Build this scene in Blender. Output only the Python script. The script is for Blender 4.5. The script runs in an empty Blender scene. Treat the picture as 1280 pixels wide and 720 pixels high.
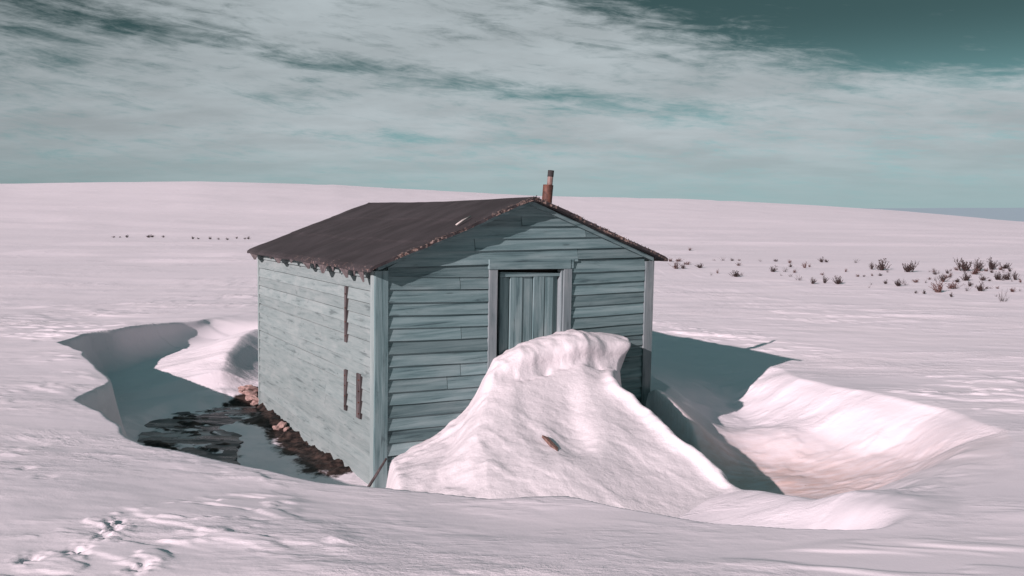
import bpy, bmesh, math, random
import numpy as np
from mathutils import Vector, Matrix, noise as mnoise

random.seed(7)
RNG = np.random.default_rng(11)
SC = bpy.context.scene
COL = SC.collection
R = math.radians

# ---------------------------------------------------------------- camera facts
FPX, PITCH, CAMZ = 1057.76, 0.0855, 1.65
CP, SP = math.cos(PITCH), math.sin(PITCH)
CAM = np.array([0, 0, CAMZ])
def ray(px, py):
    u = (px - 640) / FPX; v = -(py - 360) / FPX
    d = np.array([u, CP + SP * v, -SP + CP * v]); return d / d[1]
def at(px, py, z):                      # survey helper: ground point seen at a bearing, at height z
    d = ray(px, py); k = (z - CAMZ) / d[2]
    return (d[0] * k, k)

# ---------------------------------------------------------------- shed frame
YAW = 0.5356
TX, TY = math.cos(YAW), math.sin(YAW)
CX, CY = -1.2271, 7.6355                # near corner of the shed
W, L = 3.2, 4.15
Z0 = -1.05                              # bottom of the walls
ZE, ZR = 1.187, 1.834                   # eave edge and ridge heights
OF, OB, OE = 0.150, 0.20, 0.108         # roof overhangs
SLOPE = (ZR - ZE) / (W / 2 + OE)
SHA, SHB = 0.0161, -0.0075              # the shed has racked a little
T3 = np.array([TX, TY, 0]); N3 = np.array([-TY, TX, 0]); C3 = np.array([CX, CY, 0])
def to_local(x, y):
    dx, dy = x - CX, y - CY
    return dx * TX + dy * TY, -(-dx * TY + dy * TX)   # a along front, b outward from the front
def loc(a, b, z):                       # local mesh coordinates, b into the shed
    s = z - ZE
    return (a + SHA * s, b + SHB * s, z - Z0)
def world(a, b, z):
    q = C3 + a * T3 + b * N3; return (q[0], q[1], z)
def hit_side(px, py, off=0.0):          # (b, z) on the plane a = -off
    d = ray(px, py); P = C3 - off * T3
    k = ((P - CAM) @ T3) / (d @ T3); S = CAM + k * d
    return (S - C3) @ N3, S[2]

# ---------------------------------------------------------------- sun
SUN_AZ = R(51.0)                        # light travels towards (cos, sin)
SUN_EL = R(22.0)

# ---------------------------------------------------------------- numpy noise
_perm = RNG.permutation(512)
_perm = np.concatenate([_perm, _perm, _perm])
_ga = RNG.random(512) * 2 * np.pi
_gx, _gy = np.cos(_ga), np.sin(_ga)
def perlin(x, y):
    xi = np.floor(x).astype(np.int64); yi = np.floor(y).astype(np.int64)
    xf, yf = x - xi, y - yi
    def g(ix, iy, fx, fy):
        h = _perm[_perm[ix & 511] + (iy & 511)]
        return _gx[h] * fx + _gy[h] * fy
    u = xf * xf * xf * (xf * (xf * 6 - 15) + 10); v = yf * yf * yf * (yf * (yf * 6 - 15) + 10)
    a = g(xi, yi, xf, yf); b = g(xi + 1, yi, xf - 1, yf)
    c = g(xi, yi + 1, xf, yf - 1); d = g(xi + 1, yi + 1, xf - 1, yf - 1)
    return (a + u * (b - a)) * (1 - v) + (c + u * (d - c)) * v
def fbm(x, y, oct=4, gain=0.5):
    s = 0; amp = 1
    for i in range(oct):
        s = s + amp * perlin(x * 2 ** i + 17.3 * i, y * 2 ** i - 9.1 * i); amp *= gain
    return s
def sstep(e0, e1, x):
    t = np.clip((x - e0) / (e1 - e0), 0, 1); return t * t * (3 - 2 * t)
def smax(a, b, k):
    h = np.clip(0.5 + 0.5 * (a - b) / k, 0, 1); return b + (a - b) * h + k * h * (1 - h)

# ---------------------------------------------------------------- thin plate spline
class TPS:
    def __init__(s, pts, lam=1e-3):
        P = np.array(pts, float); s.P = P[:, :2]; n = len(P)
        d = np.linalg.norm(s.P[:, None] - s.P[None], axis=2)
        K = np.where(d > 0, d * d * np.log(d + 1e-12), 0) + lam * np.eye(n)
        Q = np.hstack([np.ones((n, 1)), s.P])
        A = np.block([[K, Q], [Q.T, np.zeros((3, 3))]])
        s.w = np.linalg.solve(A, np.concatenate([P[:, 2], np.zeros(3)]))
    def __call__(s, x, y):
        r = s.w[-3] + s.w[-2] * x + s.w[-1] * y
        for (px, py), w in zip(s.P, s.w[:-3]):
            d2 = (x - px) ** 2 + (y - py) ** 2 + 1e-12
            r = r + w * 0.5 * d2 * np.log(d2)
        return r
def P3(px, py, z): return (*at(px, py, z), z)

# plain around the shed
PLAIN = TPS([
    (0, 2, .06), (-2.5, 2, .06), (2.5, 2, .02), (-6, 3, .06), (6, 3, 0.0), (0, -3, .1), (-6, -3, .1), (6, -3, .1),
    P3(20, 600, .02), P3(20, 500, -.02), P3(20, 440, -.05), P3(107, 500, -.06), P3(180, 558, -.08), P3(240, 572, -.10),
    P3(330, 590, -.12), P3(470, 612, -.14), P3(600, 626, -.15), P3(700, 623, -.14), P3(800, 640, -.14), P3(900, 655, -.13),
    P3(1000, 665, -.12), P3(1100, 662, -.12), P3(600, 690, -.03), P3(300, 660, -.01), P3(900, 700, -.06), P3(1200, 700, -.06),
    P3(80, 430, -.10), P3(230, 404, -.18), P3(330, 392, -.25), P3(20, 380, -.2), P3(200, 370, -.3),
    P3(1280, 600, -.17), P3(1280, 640, -.12), P3(1270, 540, -.26), P3(1190, 513, -.33), P3(1100, 493, -.36), P3(1000, 474, -.43), P3(975, 462, -.50), P3(1030, 462, -.50),
    P3(1270, 480, -.38), P3(1150, 450, -.45), P3(1000, 430, -.45), P3(1270, 420, -.45), P3(900, 400, -.45), P3(600, 380, -.42),
    (0, 14, -.40), (-3, 16, -.36), (3, 16, -.45), (-8, 16, -.3), (9, 16, -.45), (-12, 8, -.1), (11, 8, -.35), (0, 20, -.45), (-10, 20, -.4), (10, 20, -.45)], 2e-3)

# floor of the wind scoop that surrounds the shed
FLOOR = TPS([
    (-4.2, 9.6, -.80), (-5.0, 12.2, -.76), (-4.5, 12.6, -.78), (-5.2, 14.0, -.62), (-3.9, 14.4, -.36), (-2.4, 8, -.88), (-1.8, 7.0, -.86),
    (-3.6, 11.2, -.84), (-2.3, 9.1, -.9), (-3.4, 9.2, -.88), (-4.0, 10.6, -.86), (-5.6, 10.6, -.82), (-3.2, 7.6, -.92), (-4.6, 8.8, -.86), (-4.2, 13.4, -.62), (-2.9, 13.4, -.5),
    (-1.1, 6.5, -.8), (-.5, 6.3, -.68), (.3, 5.9, -.55), (1, 5.35, -.5), (1.5, 5.1, -.48), (2.2, 5.0, -.36),
    (1.62, 9.2, -.36), (1.88, 8.78, -.60), (2.06, 8.52, -.82), (2.1, 9.2, -.68), (1.9, 8.2, -.98), (2.45, 9.9, -.84), (2.6, 8.7, -.95), (2.6, 8.1, -.95), (2.3, 7.4, -.9), (2.9, 7.0, -.8), (3.3, 8.0, -.86), (3.5, 7.3, -.66), (4.35, 7.7, -.42), (3.0, 9.4, -.75),
    (1.2, 8.0, -.95), (1.6, 7.6, -.92), (2.5, 9.6, -.78), (2.7, 10.3, -.86), (3.05, 11.0, -.88), (1.95, 9.8, -.42), (1.9, 10.8, -.42), (2.5, 11.6, -.6), (3.3, 11.9, -.72),
    (0.8, 12.2, -.35), (-1.5, 13.6, -.38), (2.3, 6.2, -.55), (3.1, 6.0, -.45), (0, 9.5, -.6)], 1e-3)

# outer rim of the scoop: (x, y, width of the bank)
RIM = [(*at(335, 388, -.25), 2.2), (*at(290, 394, -.24), 2.0), (*at(252, 400.5, -.20), .7), (*at(205, 406, -.17), .45), (*at(165, 410.5, -.14), .40), (*at(110, 418, -.12), .40), (*at(80, 430, -.10), .38),
       (*at(106, 446, -.08), .3), (*at(124, 462, -.07), .28), (*at(138, 477, -.07), .26), (*at(122, 489, -.06), .26), (*at(106, 500, -.06), .26), (*at(125, 516, -.07), .28), (*at(148, 534, -.07), .3), (*at(181, 559, -.08), .35), (*at(240, 572, -.10), .45),
       (*at(330, 590, -.12), .6), (*at(470, 612, -.14), .6), (*at(600, 626, -.15), .5), (*at(700, 623, -.14), .5), (*at(800, 640, -.14), .5),
       (*at(900, 655, -.13), .5), (*at(1000, 666, -.12), .45), (*at(1090, 664, -.12), .5), (*at(1190, 640, -.12), 1.3), (*at(1270, 590, -.18), 1.5),
       (*at(1262, 540, -.26), .75), (*at(1190, 514, -.33), .76), (*at(1100, 494, -.36), .92), (*at(1000, 475, -.43), .92), (*at(978, 462, -.50), 1.0),
       (3.35, 13.2, 1.4), (1.0, 14.2, 1.5), (-2.0, 15.6, 1.6)]
TRENCH = [(1.40, 9.30), (1.54, 9.20), (1.70, 8.93), (1.86, 8.66), (1.93, 8.40), (1.85, 8.1), (1.5, 7.7), (0.9, 7.8), (0.8, 8.8)]

def poly_dist(x, y, pts):
    """inside-positive distance to a closed polygon and blended bank width"""
    n = len(pts); dmin = np.full(x.shape, 1e9); ins = np.zeros(x.shape, bool)
    ws = np.zeros(x.shape); wt = np.zeros(x.shape)
    for i in range(n):
        a = pts[i]; b = pts[(i + 1) % n]
        ax, ay, bx, by = a[0], a[1], b[0], b[1]
        dx, dy = bx - ax, by - ay
        t = np.clip(((x - ax) * dx + (y - ay) * dy) / (dx * dx + dy * dy), 0, 1)
        d = np.hypot(x - ax - t * dx, y - ay - t * dy)
        dmin = np.minimum(dmin, d)
        if len(a) > 2:
            w = a[2] + (b[2] - a[2]) * t; k = 1 / (d + .05) ** 4
            ws += w * k; wt += k
        c = ((ay > y) != (by > y)) & (x < (bx - ax) * (y - ay) / (by - ay + 1e-12) + ax)
        ins ^= c
    return np.where(ins, dmin, -dmin), (ws / wt if len(pts[0]) > 2 else None)

def ridge(x, y, pts, wl, wr):
    """height of a drift crest along a polyline; wl / wr widths on its left and right"""
    best = np.zeros(x.shape); bd = np.full(x.shape, 1e9)
    for (ax, ay, ah), (bx, by, bh) in zip(pts[:-1], pts[1:]):
        dx, dy = bx - ax, by - ay; l2 = dx * dx + dy * dy
        tt = ((x - ax) * dx + (y - ay) * dy) / l2; t = np.clip(tt, 0, 1)
        ox, oy = x - ax - t * dx, y - ay - t * dy; d = np.hypot(ox, oy)
        side = dx * oy - dy * ox
        w = np.where(side > 0, wl, wr); q = d / w
        h = (ah + (bh - ah) * t) * np.exp(-np.power(q, 1.6))
        m = d < bd; bd = np.where(m, d, bd); best = np.where(m, h, best)
    return best

STRIP = [(1.30, 7.1, .06), (1.62, 6.75, .16), (*at(950, 622, -.45), .17), (*at(1000, 640, -.42), .16), (*at(1055, 644, -.36), .13), (*at(1110, 648, -.28), .07), (2.75, 5.05, .0)]
CREST_BACK = [(*at(322, 402, -.2), .0), (*at(318, 412, -.25), .24), (*at(300, 428, -.35), .40), (*at(283, 452, -.5), .40), (*at(276, 470, -.6), .28), (*at(279, 489, -.78), .08)]

SKY_X = np.array([-2., -.605, -.369, -.208, .026, .198, .34, .435, .605, 2.])
SKY_H = np.array([11.5, 10.5, 12.2, 11.6, 8.1, 7.0, 5.05, 3.4, -.4, -3.])
def heights(x, y):
    r = np.hypot(x, y - 6.0)
    near = PLAIN(np.clip(x, -14, 14), np.clip(y, -4, 24))
    rr = np.hypot(x, y)
    bear = np.where(y > 1, x / np.maximum(y, 1), np.sign(x) * 2.)
    H = np.interp(np.clip(bear, -2, 2), SKY_X, SKY_H)
    H = np.where(y > 1, H, 3.0)
    far = -.45 + (H + .45) * sstep(62, 300, rr) * np.where(rr < 290, 1, 1)
    far = np.where(rr > 290, far - (rr - 290) * .10 * sstep(290, 420, rr), far)
    far = np.maximum(far, -45)
    far = far + (.10 * fbm(x / 23, y / 9, 3) + .16 * sstep(-.05, .2, fbm(x / 34 + y / 90, y / 13, 4))) * sstep(18, 45, rr) + .5 * fbm(x / 80, y / 60, 2) * sstep(50, 120, rr) * (1 - sstep(230, 290, rr))
    k = sstep(11, 20, r)
    z = near * (1 - k) + far * k
    # long low wind-packed ripples over the whole plain
    wx, wy = x * .985 - y * .17, x * .17 + y * .985
    dens = 1 - sstep(18, 34, r)
    z = z + (.006 + .016 * sstep(7, 11, y)) * fbm(wx / 1.9, wy / 1.1, 4) * dens
    d, w = poly_dist(x + .13 * fbm(x * 1.1, y * 1.1, 2, .4), y + .13 * fbm(x * 1.1 + 9, y * 1.1, 2, .4), RIM)
    near_scoop = (d > -3)
    q = np.clip(d / np.maximum(w, .1), 0, 1)
    soft = q * q * (3 - 2 * q); hard = np.clip(.12 * sstep(0, .12, d) + .88 * (1 - (1 - q) ** 2.2 * (1 + 0.6 * q)), 0, 1)
    kw = sstep(.5, 1.1, w); prof = hard * (1 - kw) + soft * kw
    fl = FLOOR(np.clip(x, -8, 6), np.clip(y, 3, 17)) + .035 * fbm(x * .9, y * .9, 3)
    fl = np.minimum(fl, z + .02)
    z = np.where(d > 0, z + (fl - z) * prof, z)
    # lip raised a little along the rim
    z = z + .012 * np.exp(-(np.minimum(d, 0) / .5) ** 2) * (d <= 0) + .012 * np.exp(-(np.maximum(d, 0) / .10) ** 2) * (d > 0)
    z = z + ridge(x, y, STRIP, .34, .5)
    z = z + ridge(x, y, CREST_BACK, .35, 1.1)
    # trench between the drift and the bank at the front right corner
    dt, _ = poly_dist(x, y, TRENCH)
    z = z + ridge(x, y, [(1.50, 9.25, .0), (1.56, 9.17, .10), (1.70, 8.93, .14), (1.86, 8.66, .12), (1.94, 8.42, .02)], .30, .06)
    z = z + (-1.04 - z) * sstep(-.01, .11, dt) * (dt > -.01)
    # broken crust, foot prints on the left foreground
    f = np.clip(1 - sstep(5.6, 7.0, y), 0, 1) * (1 - sstep(-1.1, 0.6, x)) * sstep(-9, -7, x) * (1 - sstep(-.25, .1, d))
    sas = fbm(wx / .9 + 3, wy / .40, 4)
    step_ = sstep(-.06, .10, fbm(wx / .75 + 2, wy / .38 + 5, 4)) + sstep(.12, .22, fbm(wx / .5 + 8, wy / .22 + 1, 3))
    z = z + f * (.008 * sas + .010 * step_ * sstep(-.15, .3, fbm(x / 1.1, y / .8, 2)))
    f2 = (1 - sstep(5.2, 7.5, y)) * sstep(0.2, 1.5, x) * (1 - sstep(6, 8, x)) * (1 - sstep(-.3, .1, d))
    z = z + f2 * .010 * sstep(-.05, .2, fbm(wx / 1.3, wy / .30, 3)) * sstep(-.1, .3, fbm(x / 1.4, y / .7 + 3, 2))
    fa = (1 - sstep(-.3, .0, d)) * sstep(6, 9, y) * (1 - sstep(20, 30, r))
    z = z + fa * sstep(-.25, .35, fbm(x / 5, y / 3.5, 3)) * (.022 * sstep(-.02, .16, fbm(wx / 1.9 + 5, wy / .8, 5)) + .014 * sstep(.1, .22, fbm(wx / .9 + 5, wy / .5, 4)))
    for (px, py, rad, dep) in PRINTS:
        cx, cy = at(px, py, .0)
        e = ((x - cx) / rad) ** 2 + ((y - cy) / (rad * 1.2)) ** 2
        m = e < 9
        if m.any():
            nz = fbm(x[m] * 19, y[m] * 24, 4)
            hole = np.exp(-e[m] ** 1.5) ; crumbs = np.exp(-((np.sqrt(e[m]) - 1.3) / .7) ** 2)
            z[m] += -dep * .36 * hole * sstep(-.30, .20, nz) + dep * .25 * crumbs * np.maximum(0, nz)
    # the puddle keeps a flat bed
    pd, _ = poly_dist(x, y, PUDDLE)
    pk = sstep(-.30, .12, pd + .12 * fbm(x * 3, y * 3, 3))
    z = np.where(pk > 0, z + (np.minimum(z, -.908 + .045 * fbm(x * 1.4 + 2, y * 3.6 + x, 5)) - z) * pk, z)
    sm_ = soil_mask(x, y, d)
    z = z + sm_ * (.075 * np.maximum(-.1, fbm(x * 3.1, y * 4.3, 4)) + .03 * (.35 - np.abs(fbm(x * 7, y * 8, 3))))
    # wind-cut ledges in the right-hand hollow
    bm_ = (d > 0) * sstep(1.9, 2.6, x) * sstep(0, .5, d)
    z = z + bm_ * (.009 * sstep(-.04, .14, fbm(x * 1.5 + y * .8, y * 2.4 - x * .9, 4)) + .010 * fbm(x * 3.2, y * 3.2, 4))
    return z, d

def soil_mask(x, y, d):
    a, b = to_local(x, y)
    wob = .20 * fbm(x * 1.6, y * 1.6, 4)
    sd, al = -a - wob, -b
    m = np.clip(1.25 - sd / .55, 0, 1) * sstep(.25, .8, al) * (1 - sstep(4.3, 5.0, al)) * (a < .1)
    pd, _ = poly_dist(x, y, PUDDLE)
    st = fbm(x * 1.1 + 4, y * 3.4 + x * 1.2, 4)
    m = np.maximum(m, sstep(-.12, .22, pd + .25 * fbm(x * 2.2, y * 2.2, 3)) * np.clip(.60 + .75 * st, 0, 1))
    return np.where(d > .25, m, 0)
PRINTS = [(140, 657, .055, .07), (136, 667, .06, .07), (147, 663, .05, .05), (127, 680, .035, .05), (97, 696, .05, .07), (104, 702, .03, .04), (39, 710, .05, .07),
          (178, 717, .055, .06), (57, 597, .05, .04), (34, 586, .045, .04), (152, 682, .03, .03)]
PUDDLE = [at(px, py, -.86) for px, py in ((168, 545), (185, 526), (215, 514), (250, 508), (285, 503), (318, 506), (322, 515), (300, 524), (276, 532), (300, 543), (303, 553), (290, 566), (300, 585), (330, 615), (230, 600), (180, 570))]

# drift in front of the door, in the shed's own frame
_Ta = np.array([-.6, 0, .1, .19, .52, .69, .95, 1.08, 1.23, 1.49, 1.97, 2.12, 2.42, 2.62, 3.2])
_Tz = np.array([-1.3, -.86, -.70, -.58, -.46, -.38, -.18, .03, .26, .39, .475, .49, .43, .37, .3])
_Gb = np.array([-1, 0, .15, .30, .36, .46, .58, .8, 1.2, 1.8, 2.4, 3.0, 4])
_Gz = np.array([.97, .97, 1., .995, .95, .78, .71, .62, .47, .30, .10, -.12, -.6])
def smooth_interp(x, xs, ys):
    s = 0
    for o, wgt in ((-.06, .25), (0, .5), (.06, .25)): s = s + wgt * np.interp(x + o, xs, ys)
    return s
def mound(x, y):
    a, b = to_local(x, y)
    wob = .05 * fbm(x * 2.3, y * 2.3, 3)
    aR = 2.55 - .20 * b - .11 * np.exp(-((b - .95) / .38) ** 2) + .10 * sstep(1.6, 2.3, b) + .05 * fbm(b * 2.1, b * 0 + 2, 2) + .03 * fbm(x * 6, y * 6, 2)
    ast = 2.54 - (aR - a) / (1 + .32 * np.clip(b, 0, 3))
    Tt = np.interp(ast + .035 * fbm(x * 3, y * 3, 2), _Ta, _Tz)
    bb = b + .07 * fbm(a * 1.5, a * 0 + 4, 2) + .4 * wob
    zf = -.60
    z = zf + (Tt - zf) * smooth_interp(bb, _Gb, _Gz)
    z = z + .040 * fbm(x * 1.3, y * 1.1, 2) * sstep(.3, .8, b) + .012 * fbm(x * 9, y * 9, 3) * (1 - sstep(.35, .7, b) * .80) + .012 * (1 - sstep(-.5, .9, a)) * fbm(x * 7, y * 7, 3) + .020 * (1 - sstep(.35, .75, b)) * (.3 - np.abs(fbm(x * 4.2, y * 4.2, 3)))
    # carved hollows and folds down the face
    def fold(a0, sl, wd, dep, b0, b1):
        t = (a - a0 + sl * b + .05 * fbm(b * 2.3 + a0, b * 0, 2)) / wd
        return dep * np.where(t > 0, np.exp(-(t / .45) ** 2), np.exp(-t ** 2)) * sstep(b0, b0 + .35, b) * (1 - sstep(b1 - .4, b1, b))
    z = z - fold(1.95, .52, .34, .060, .60, 1.9) - fold(1.25, .30, .28, .035, .7, 1.8) - fold(.60, .35, .24, .03, .5, 1.9)
    z = z + .009 * (.32 - np.abs(fbm(x * 2.6 + 3, y * 2.6, 4))) * sstep(-.1, .3, b) + .006 * sstep(.0, .25, fbm(x * 2.0 + 9, y * 3.2 + x * 2, 4)) * sstep(.6, 1., b)
    # broken slab along the crest, with an undercut below it
    led = fbm(a * 2.2 + 5, a * 0 + 2, 4)
    z = z - .075 * np.exp(-((b - .50 - .09 * led) / .055) ** 2) * sstep(.95, 1.3, a) * (.55 + 1.2 * np.maximum(0, fbm(a * 3.1, a * 0 + 9, 2)))
    arr = .11 * sstep(.40, .9, b) + .10 * np.exp(-((b - .85) / .32) ** 2) + .11 * sstep(1.1, 1.7, b) * (1 - .5 * sstep(1.7, 2.4, b)) + .03 * fbm(b * 4, b * 0 + 6, 3) * sstep(.5, .8, b)
    over = a - aR
    wid = .24 + .9 * arr + .30 * sstep(.9, 1.8, b)
    face = np.clip((over + arr) / wid, 0, 1)
    rough = fbm(x * 6, y * 6, 4)
    z = z - (z + 1.10) * (face ** .85) * (1 - .5 * face * (1 - face) * sstep(.9, 1.6, b)) + .05 * rough * np.sin(np.pi * face)
    z = z + .085 * np.exp(-((over + arr + .05) / .075) ** 2) * sstep(.5, .9, b)
    z = z - 1.2 * (1 - sstep(-.48 * b - .10, -.34 * b + .12, a))
    return np.where((b > -.35) & (b < 3.2) & (a > -1.0) & (over < .75), z, -5.0)

# ---------------------------------------------------------------- mesh helpers
def link(o, parent=None):
    COL.objects.link(o)
    if parent: o.parent = parent
    return o
def mesh_obj(name, verts, faces, mat, parent=None, smooth=False, tone=None):
    me = bpy.data.meshes.new(name); me.from_pydata([tuple(v) for v in verts], [], faces)
    me.update()
    if tone is not None:
        at_ = me.attributes.new('tone', 'FLOAT', 'POINT'); at_.data.foreach_set('value', np.array(tone, np.float32))
    if mat: me.materials.append(mat)
    if smooth: me.polygons.foreach_set('use_smooth', [True] * len(me.polygons))
    bm = bmesh.new(); bm.from_mesh(me); bmesh.ops.recalc_face_normals(bm, faces=bm.faces); bm.to_mesh(me); bm.free()
    return link(bpy.data.objects.new(name, me), parent)
def tag(o, label=None, cat=None, group=None, kind=None):
    if label: o['label'] = label
    if cat: o['category'] = cat
    if group: o['group'] = group
    if kind: o['kind'] = kind
    return o
class MB:
    def __init__(s): s.v = []; s.f = []; s.t = []
    def add(s, v, f, tone=.5):
        n = len(s.v); s.v += [tuple(p) for p in v]; s.f += [tuple(i + n for i in q) for q in f]; s.t += [tone] * len(v)
    def hexa(s, p, tone=.5):            # 8 points: bottom ring then top ring
        s.add(p, [(0, 1, 2, 3), (4, 7, 6, 5), (0, 4, 5, 1), (1, 5, 6, 2), (2, 6, 7, 3), (3, 7, 4, 0)], tone)
    def tube(s, pts, rad, n=6, tone=.5, cap=True):
        pts = [Vector(p) for p in pts]; base = len(s.v); k = len(pts)
        for i, p in enumerate(pts):
            d = (pts[min(i + 1, k - 1)] - pts[max(i - 1, 0)]).normalized()
            u = d.orthogonal().normalized(); w = d.cross(u)
            r = rad[i] if hasattr(rad, '__len__') else rad
            for j in range(n):
                a = 2 * math.pi * j / n; s.v.append(tuple(p + (u * math.cos(a) + w * math.sin(a)) * r)); s.t.append(tone)
        for i in range(k - 1):
            for j in range(n):
                a = base + i * n + j; b = base + i * n + (j + 1) % n; s.f.append((a, b, b + n, a + n))
        if cap:
            s.f.append(tuple(base + j for j in range(n))[::-1]); s.f.append(tuple(base + (k - 1) * n + j for j in range(n)))
    def build(s, name, mat, parent=None, smooth=False): return mesh_obj(name, s.v, s.f, mat, parent, smooth, s.t)

# ---------------------------------------------------------------- materials
def newmat(name):
    m = bpy.data.materials.new(name); m.use_nodes = True; nt = m.node_tree
    for n in list(nt.nodes): nt.nodes.remove(n)
    out = nt.nodes.new('ShaderNodeOutputMaterial'); b = nt.nodes.new('ShaderNodeBsdfPrincipled')
    nt.links.new(b.outputs[0], out.inputs[0]); return m, nt, b
class NB:
    def __init__(s, nt): s.nt = nt
    def n(s, typ, **kw):
        x = s.nt.nodes.new(typ)
        for k, v in kw.items(): setattr(x, k, v)
        return x
    def l(s, a, b): s.nt.links.new(a, b)
    def val(s, x, sock):
        if isinstance(x, (int, float)): sock.default_value = x
        elif isinstance(x, (tuple, list)): sock.default_value = (*x, 1) if len(x) == 3 and sock.type == 'RGBA' else x
        else: s.l(x, sock)
    def coord(s, scale, which='Object', off=(0, 0, 0), rot=(0, 0, 0)):
        tc = s.n('ShaderNodeTexCoord'); mp = s.n('ShaderNodeMapping'); s.l(tc.outputs[which], mp.inputs[0])
        mp.inputs['Scale'].default_value = scale; mp.inputs['Location'].default_value = off; mp.inputs['Rotation'].default_value = rot
        return mp.outputs[0]
    def noise(s, vec, scale=1, detail=4, rough=.55, dist=0, dim='3D'):
        x = s.n('ShaderNodeTexNoise', noise_dimensions=dim); s.l(vec, x.inputs['Vector'])
        x.inputs['Scale'].default_value = scale; x.inputs['Detail'].default_value = detail; x.inputs['Roughness'].default_value = rough; x.inputs['Distortion'].default_value = dist
        return x.outputs['Fac']
    def ramp(s, fac, a, b, lo=0., hi=1.):
        x = s.n('ShaderNodeMapRange', interpolation_type='SMOOTHSTEP'); s.val(fac, x.inputs[0])
        x.inputs[1].default_value = a; x.inputs[2].default_value = b; x.inputs[3].default_value = lo; x.inputs[4].default_value = hi
        return x.outputs[0]
    def mix(s, f, a, b, mode='MIX'):
        x = s.n('ShaderNodeMix', data_type='RGBA', blend_type=mode); s.val(f, x.inputs[0]); s.val(a, x.inputs[6]); s.val(b, x.inputs[7]); return x.outputs[2]
    def math(s, op, a, b=0., c=0., clamp=False):
        x = s.n('ShaderNodeMath', operation=op, use_clamp=clamp); s.val(a, x.inputs[0]); s.val(b, x.inputs[1]); s.val(c, x.inputs[2]); return x.outputs[0]
    def attr(s, name):
        x = s.n('ShaderNodeAttribute', attribute_name=name); return x.outputs['Fac']
    def bump(s, h, strength, dist, prev=None):
        x = s.n('ShaderNodeBump'); s.l(h, x.inputs['Height']); x.inputs['Strength'].default_value = strength; x.inputs['Distance'].default_value = dist
        if prev: s.l(prev, x.inputs['Normal'])
        return x.outputs[0]

def snow_material(name, soil=True):
    m, nt, b = newmat(name); k = NB(nt)
    W1 = k.coord((1, 1, 1))
    base = (.90, .815, .855)
    big = k.noise(k.coord((.25, .9, .5), rot=(0, 0, .17)), 1.2, 5)
    col = k.mix(k.ramp(big, .35, .7), (.86, .785, .83), base)
    if soil:
        grit = k.noise(W1, 3.2, 8, .68)
        s = k.math('ADD', k.attr('soil'), k.math('MULTIPLY', k.math('SUBTRACT', grit, .5), 1.3))
        sm = k.ramp(s, .40, .60)
        dirt = k.mix(k.ramp(k.noise(W1, 9, 8, .7), .38, .66), (.010, .0075, .007), (.075, .050, .042))
        col = k.mix(sm, col, dirt)
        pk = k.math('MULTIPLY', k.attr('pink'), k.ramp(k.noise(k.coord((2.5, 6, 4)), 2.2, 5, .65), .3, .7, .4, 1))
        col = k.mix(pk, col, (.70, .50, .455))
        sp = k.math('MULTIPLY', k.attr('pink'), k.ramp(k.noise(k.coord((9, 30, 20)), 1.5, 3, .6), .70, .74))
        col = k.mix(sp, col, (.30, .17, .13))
    k.l(col, b.inputs['Base Color']); b.inputs['Roughness'].default_value = .62
    b.inputs['Specular IOR Level'].default_value = .25
    # wind-packed crust: plates with small steps, then grain
    pc = k.coord((.42, .95, 1), rot=(0, 0, .17))
    plate = k.math('ADD', k.ramp(k.noise(pc, .9, 11, .68, .6), .46, .62), k.math('MULTIPLY', k.ramp(k.noise(pc, 3.4, 9, .68, .5), .50, .64), .35))
    mid = k.math('ADD', k.math('MULTIPLY', plate, .8), k.noise(pc, 1.6, 10, .66))
    fine = k.noise(k.coord((1.5, 3.2, 3), rot=(0, 0, .17)), 3.2, 8, .68, .6)
    grain = k.noise(W1, 60, 3, .6)
    patch = k.ramp(k.noise(k.coord((.22, .45, .4)), 1, 6, .6), .42, .66, .04, 1)
    n1 = k.bump(k.math('MULTIPLY', mid, patch), .40, .055)
    n2 = k.bump(k.math('MULTIPLY', fine, patch), .24, .020, n1)
    n3 = k.bump(grain, .16, .006, n2)
    k.l(n3, b.inputs['Normal'])
    return m
M_SNOW = snow_material('wind packed snow')
def drift_material():
    m, nt, b = newmat('drift snow'); k = NB(nt); W1 = k.coord((1, 1, 1))
    col = k.mix(k.ramp(k.noise(W1, 1.5, 4), .35, .7), (.72, .665, .69), (.78, .72, .745))
    k.l(col, b.inputs['Base Color']); b.inputs['Roughness'].default_value = .6; b.inputs['Specular IOR Level'].default_value = .25
    n1 = k.bump(k.noise(W1, 5.5, 10, .68), .55, .035); n2 = k.bump(k.noise(W1, 48, 6, .68), .20, .007, n1)
    k.l(n2, b.inputs['Normal']); return m
M_DRIFT = drift_material()

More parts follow.
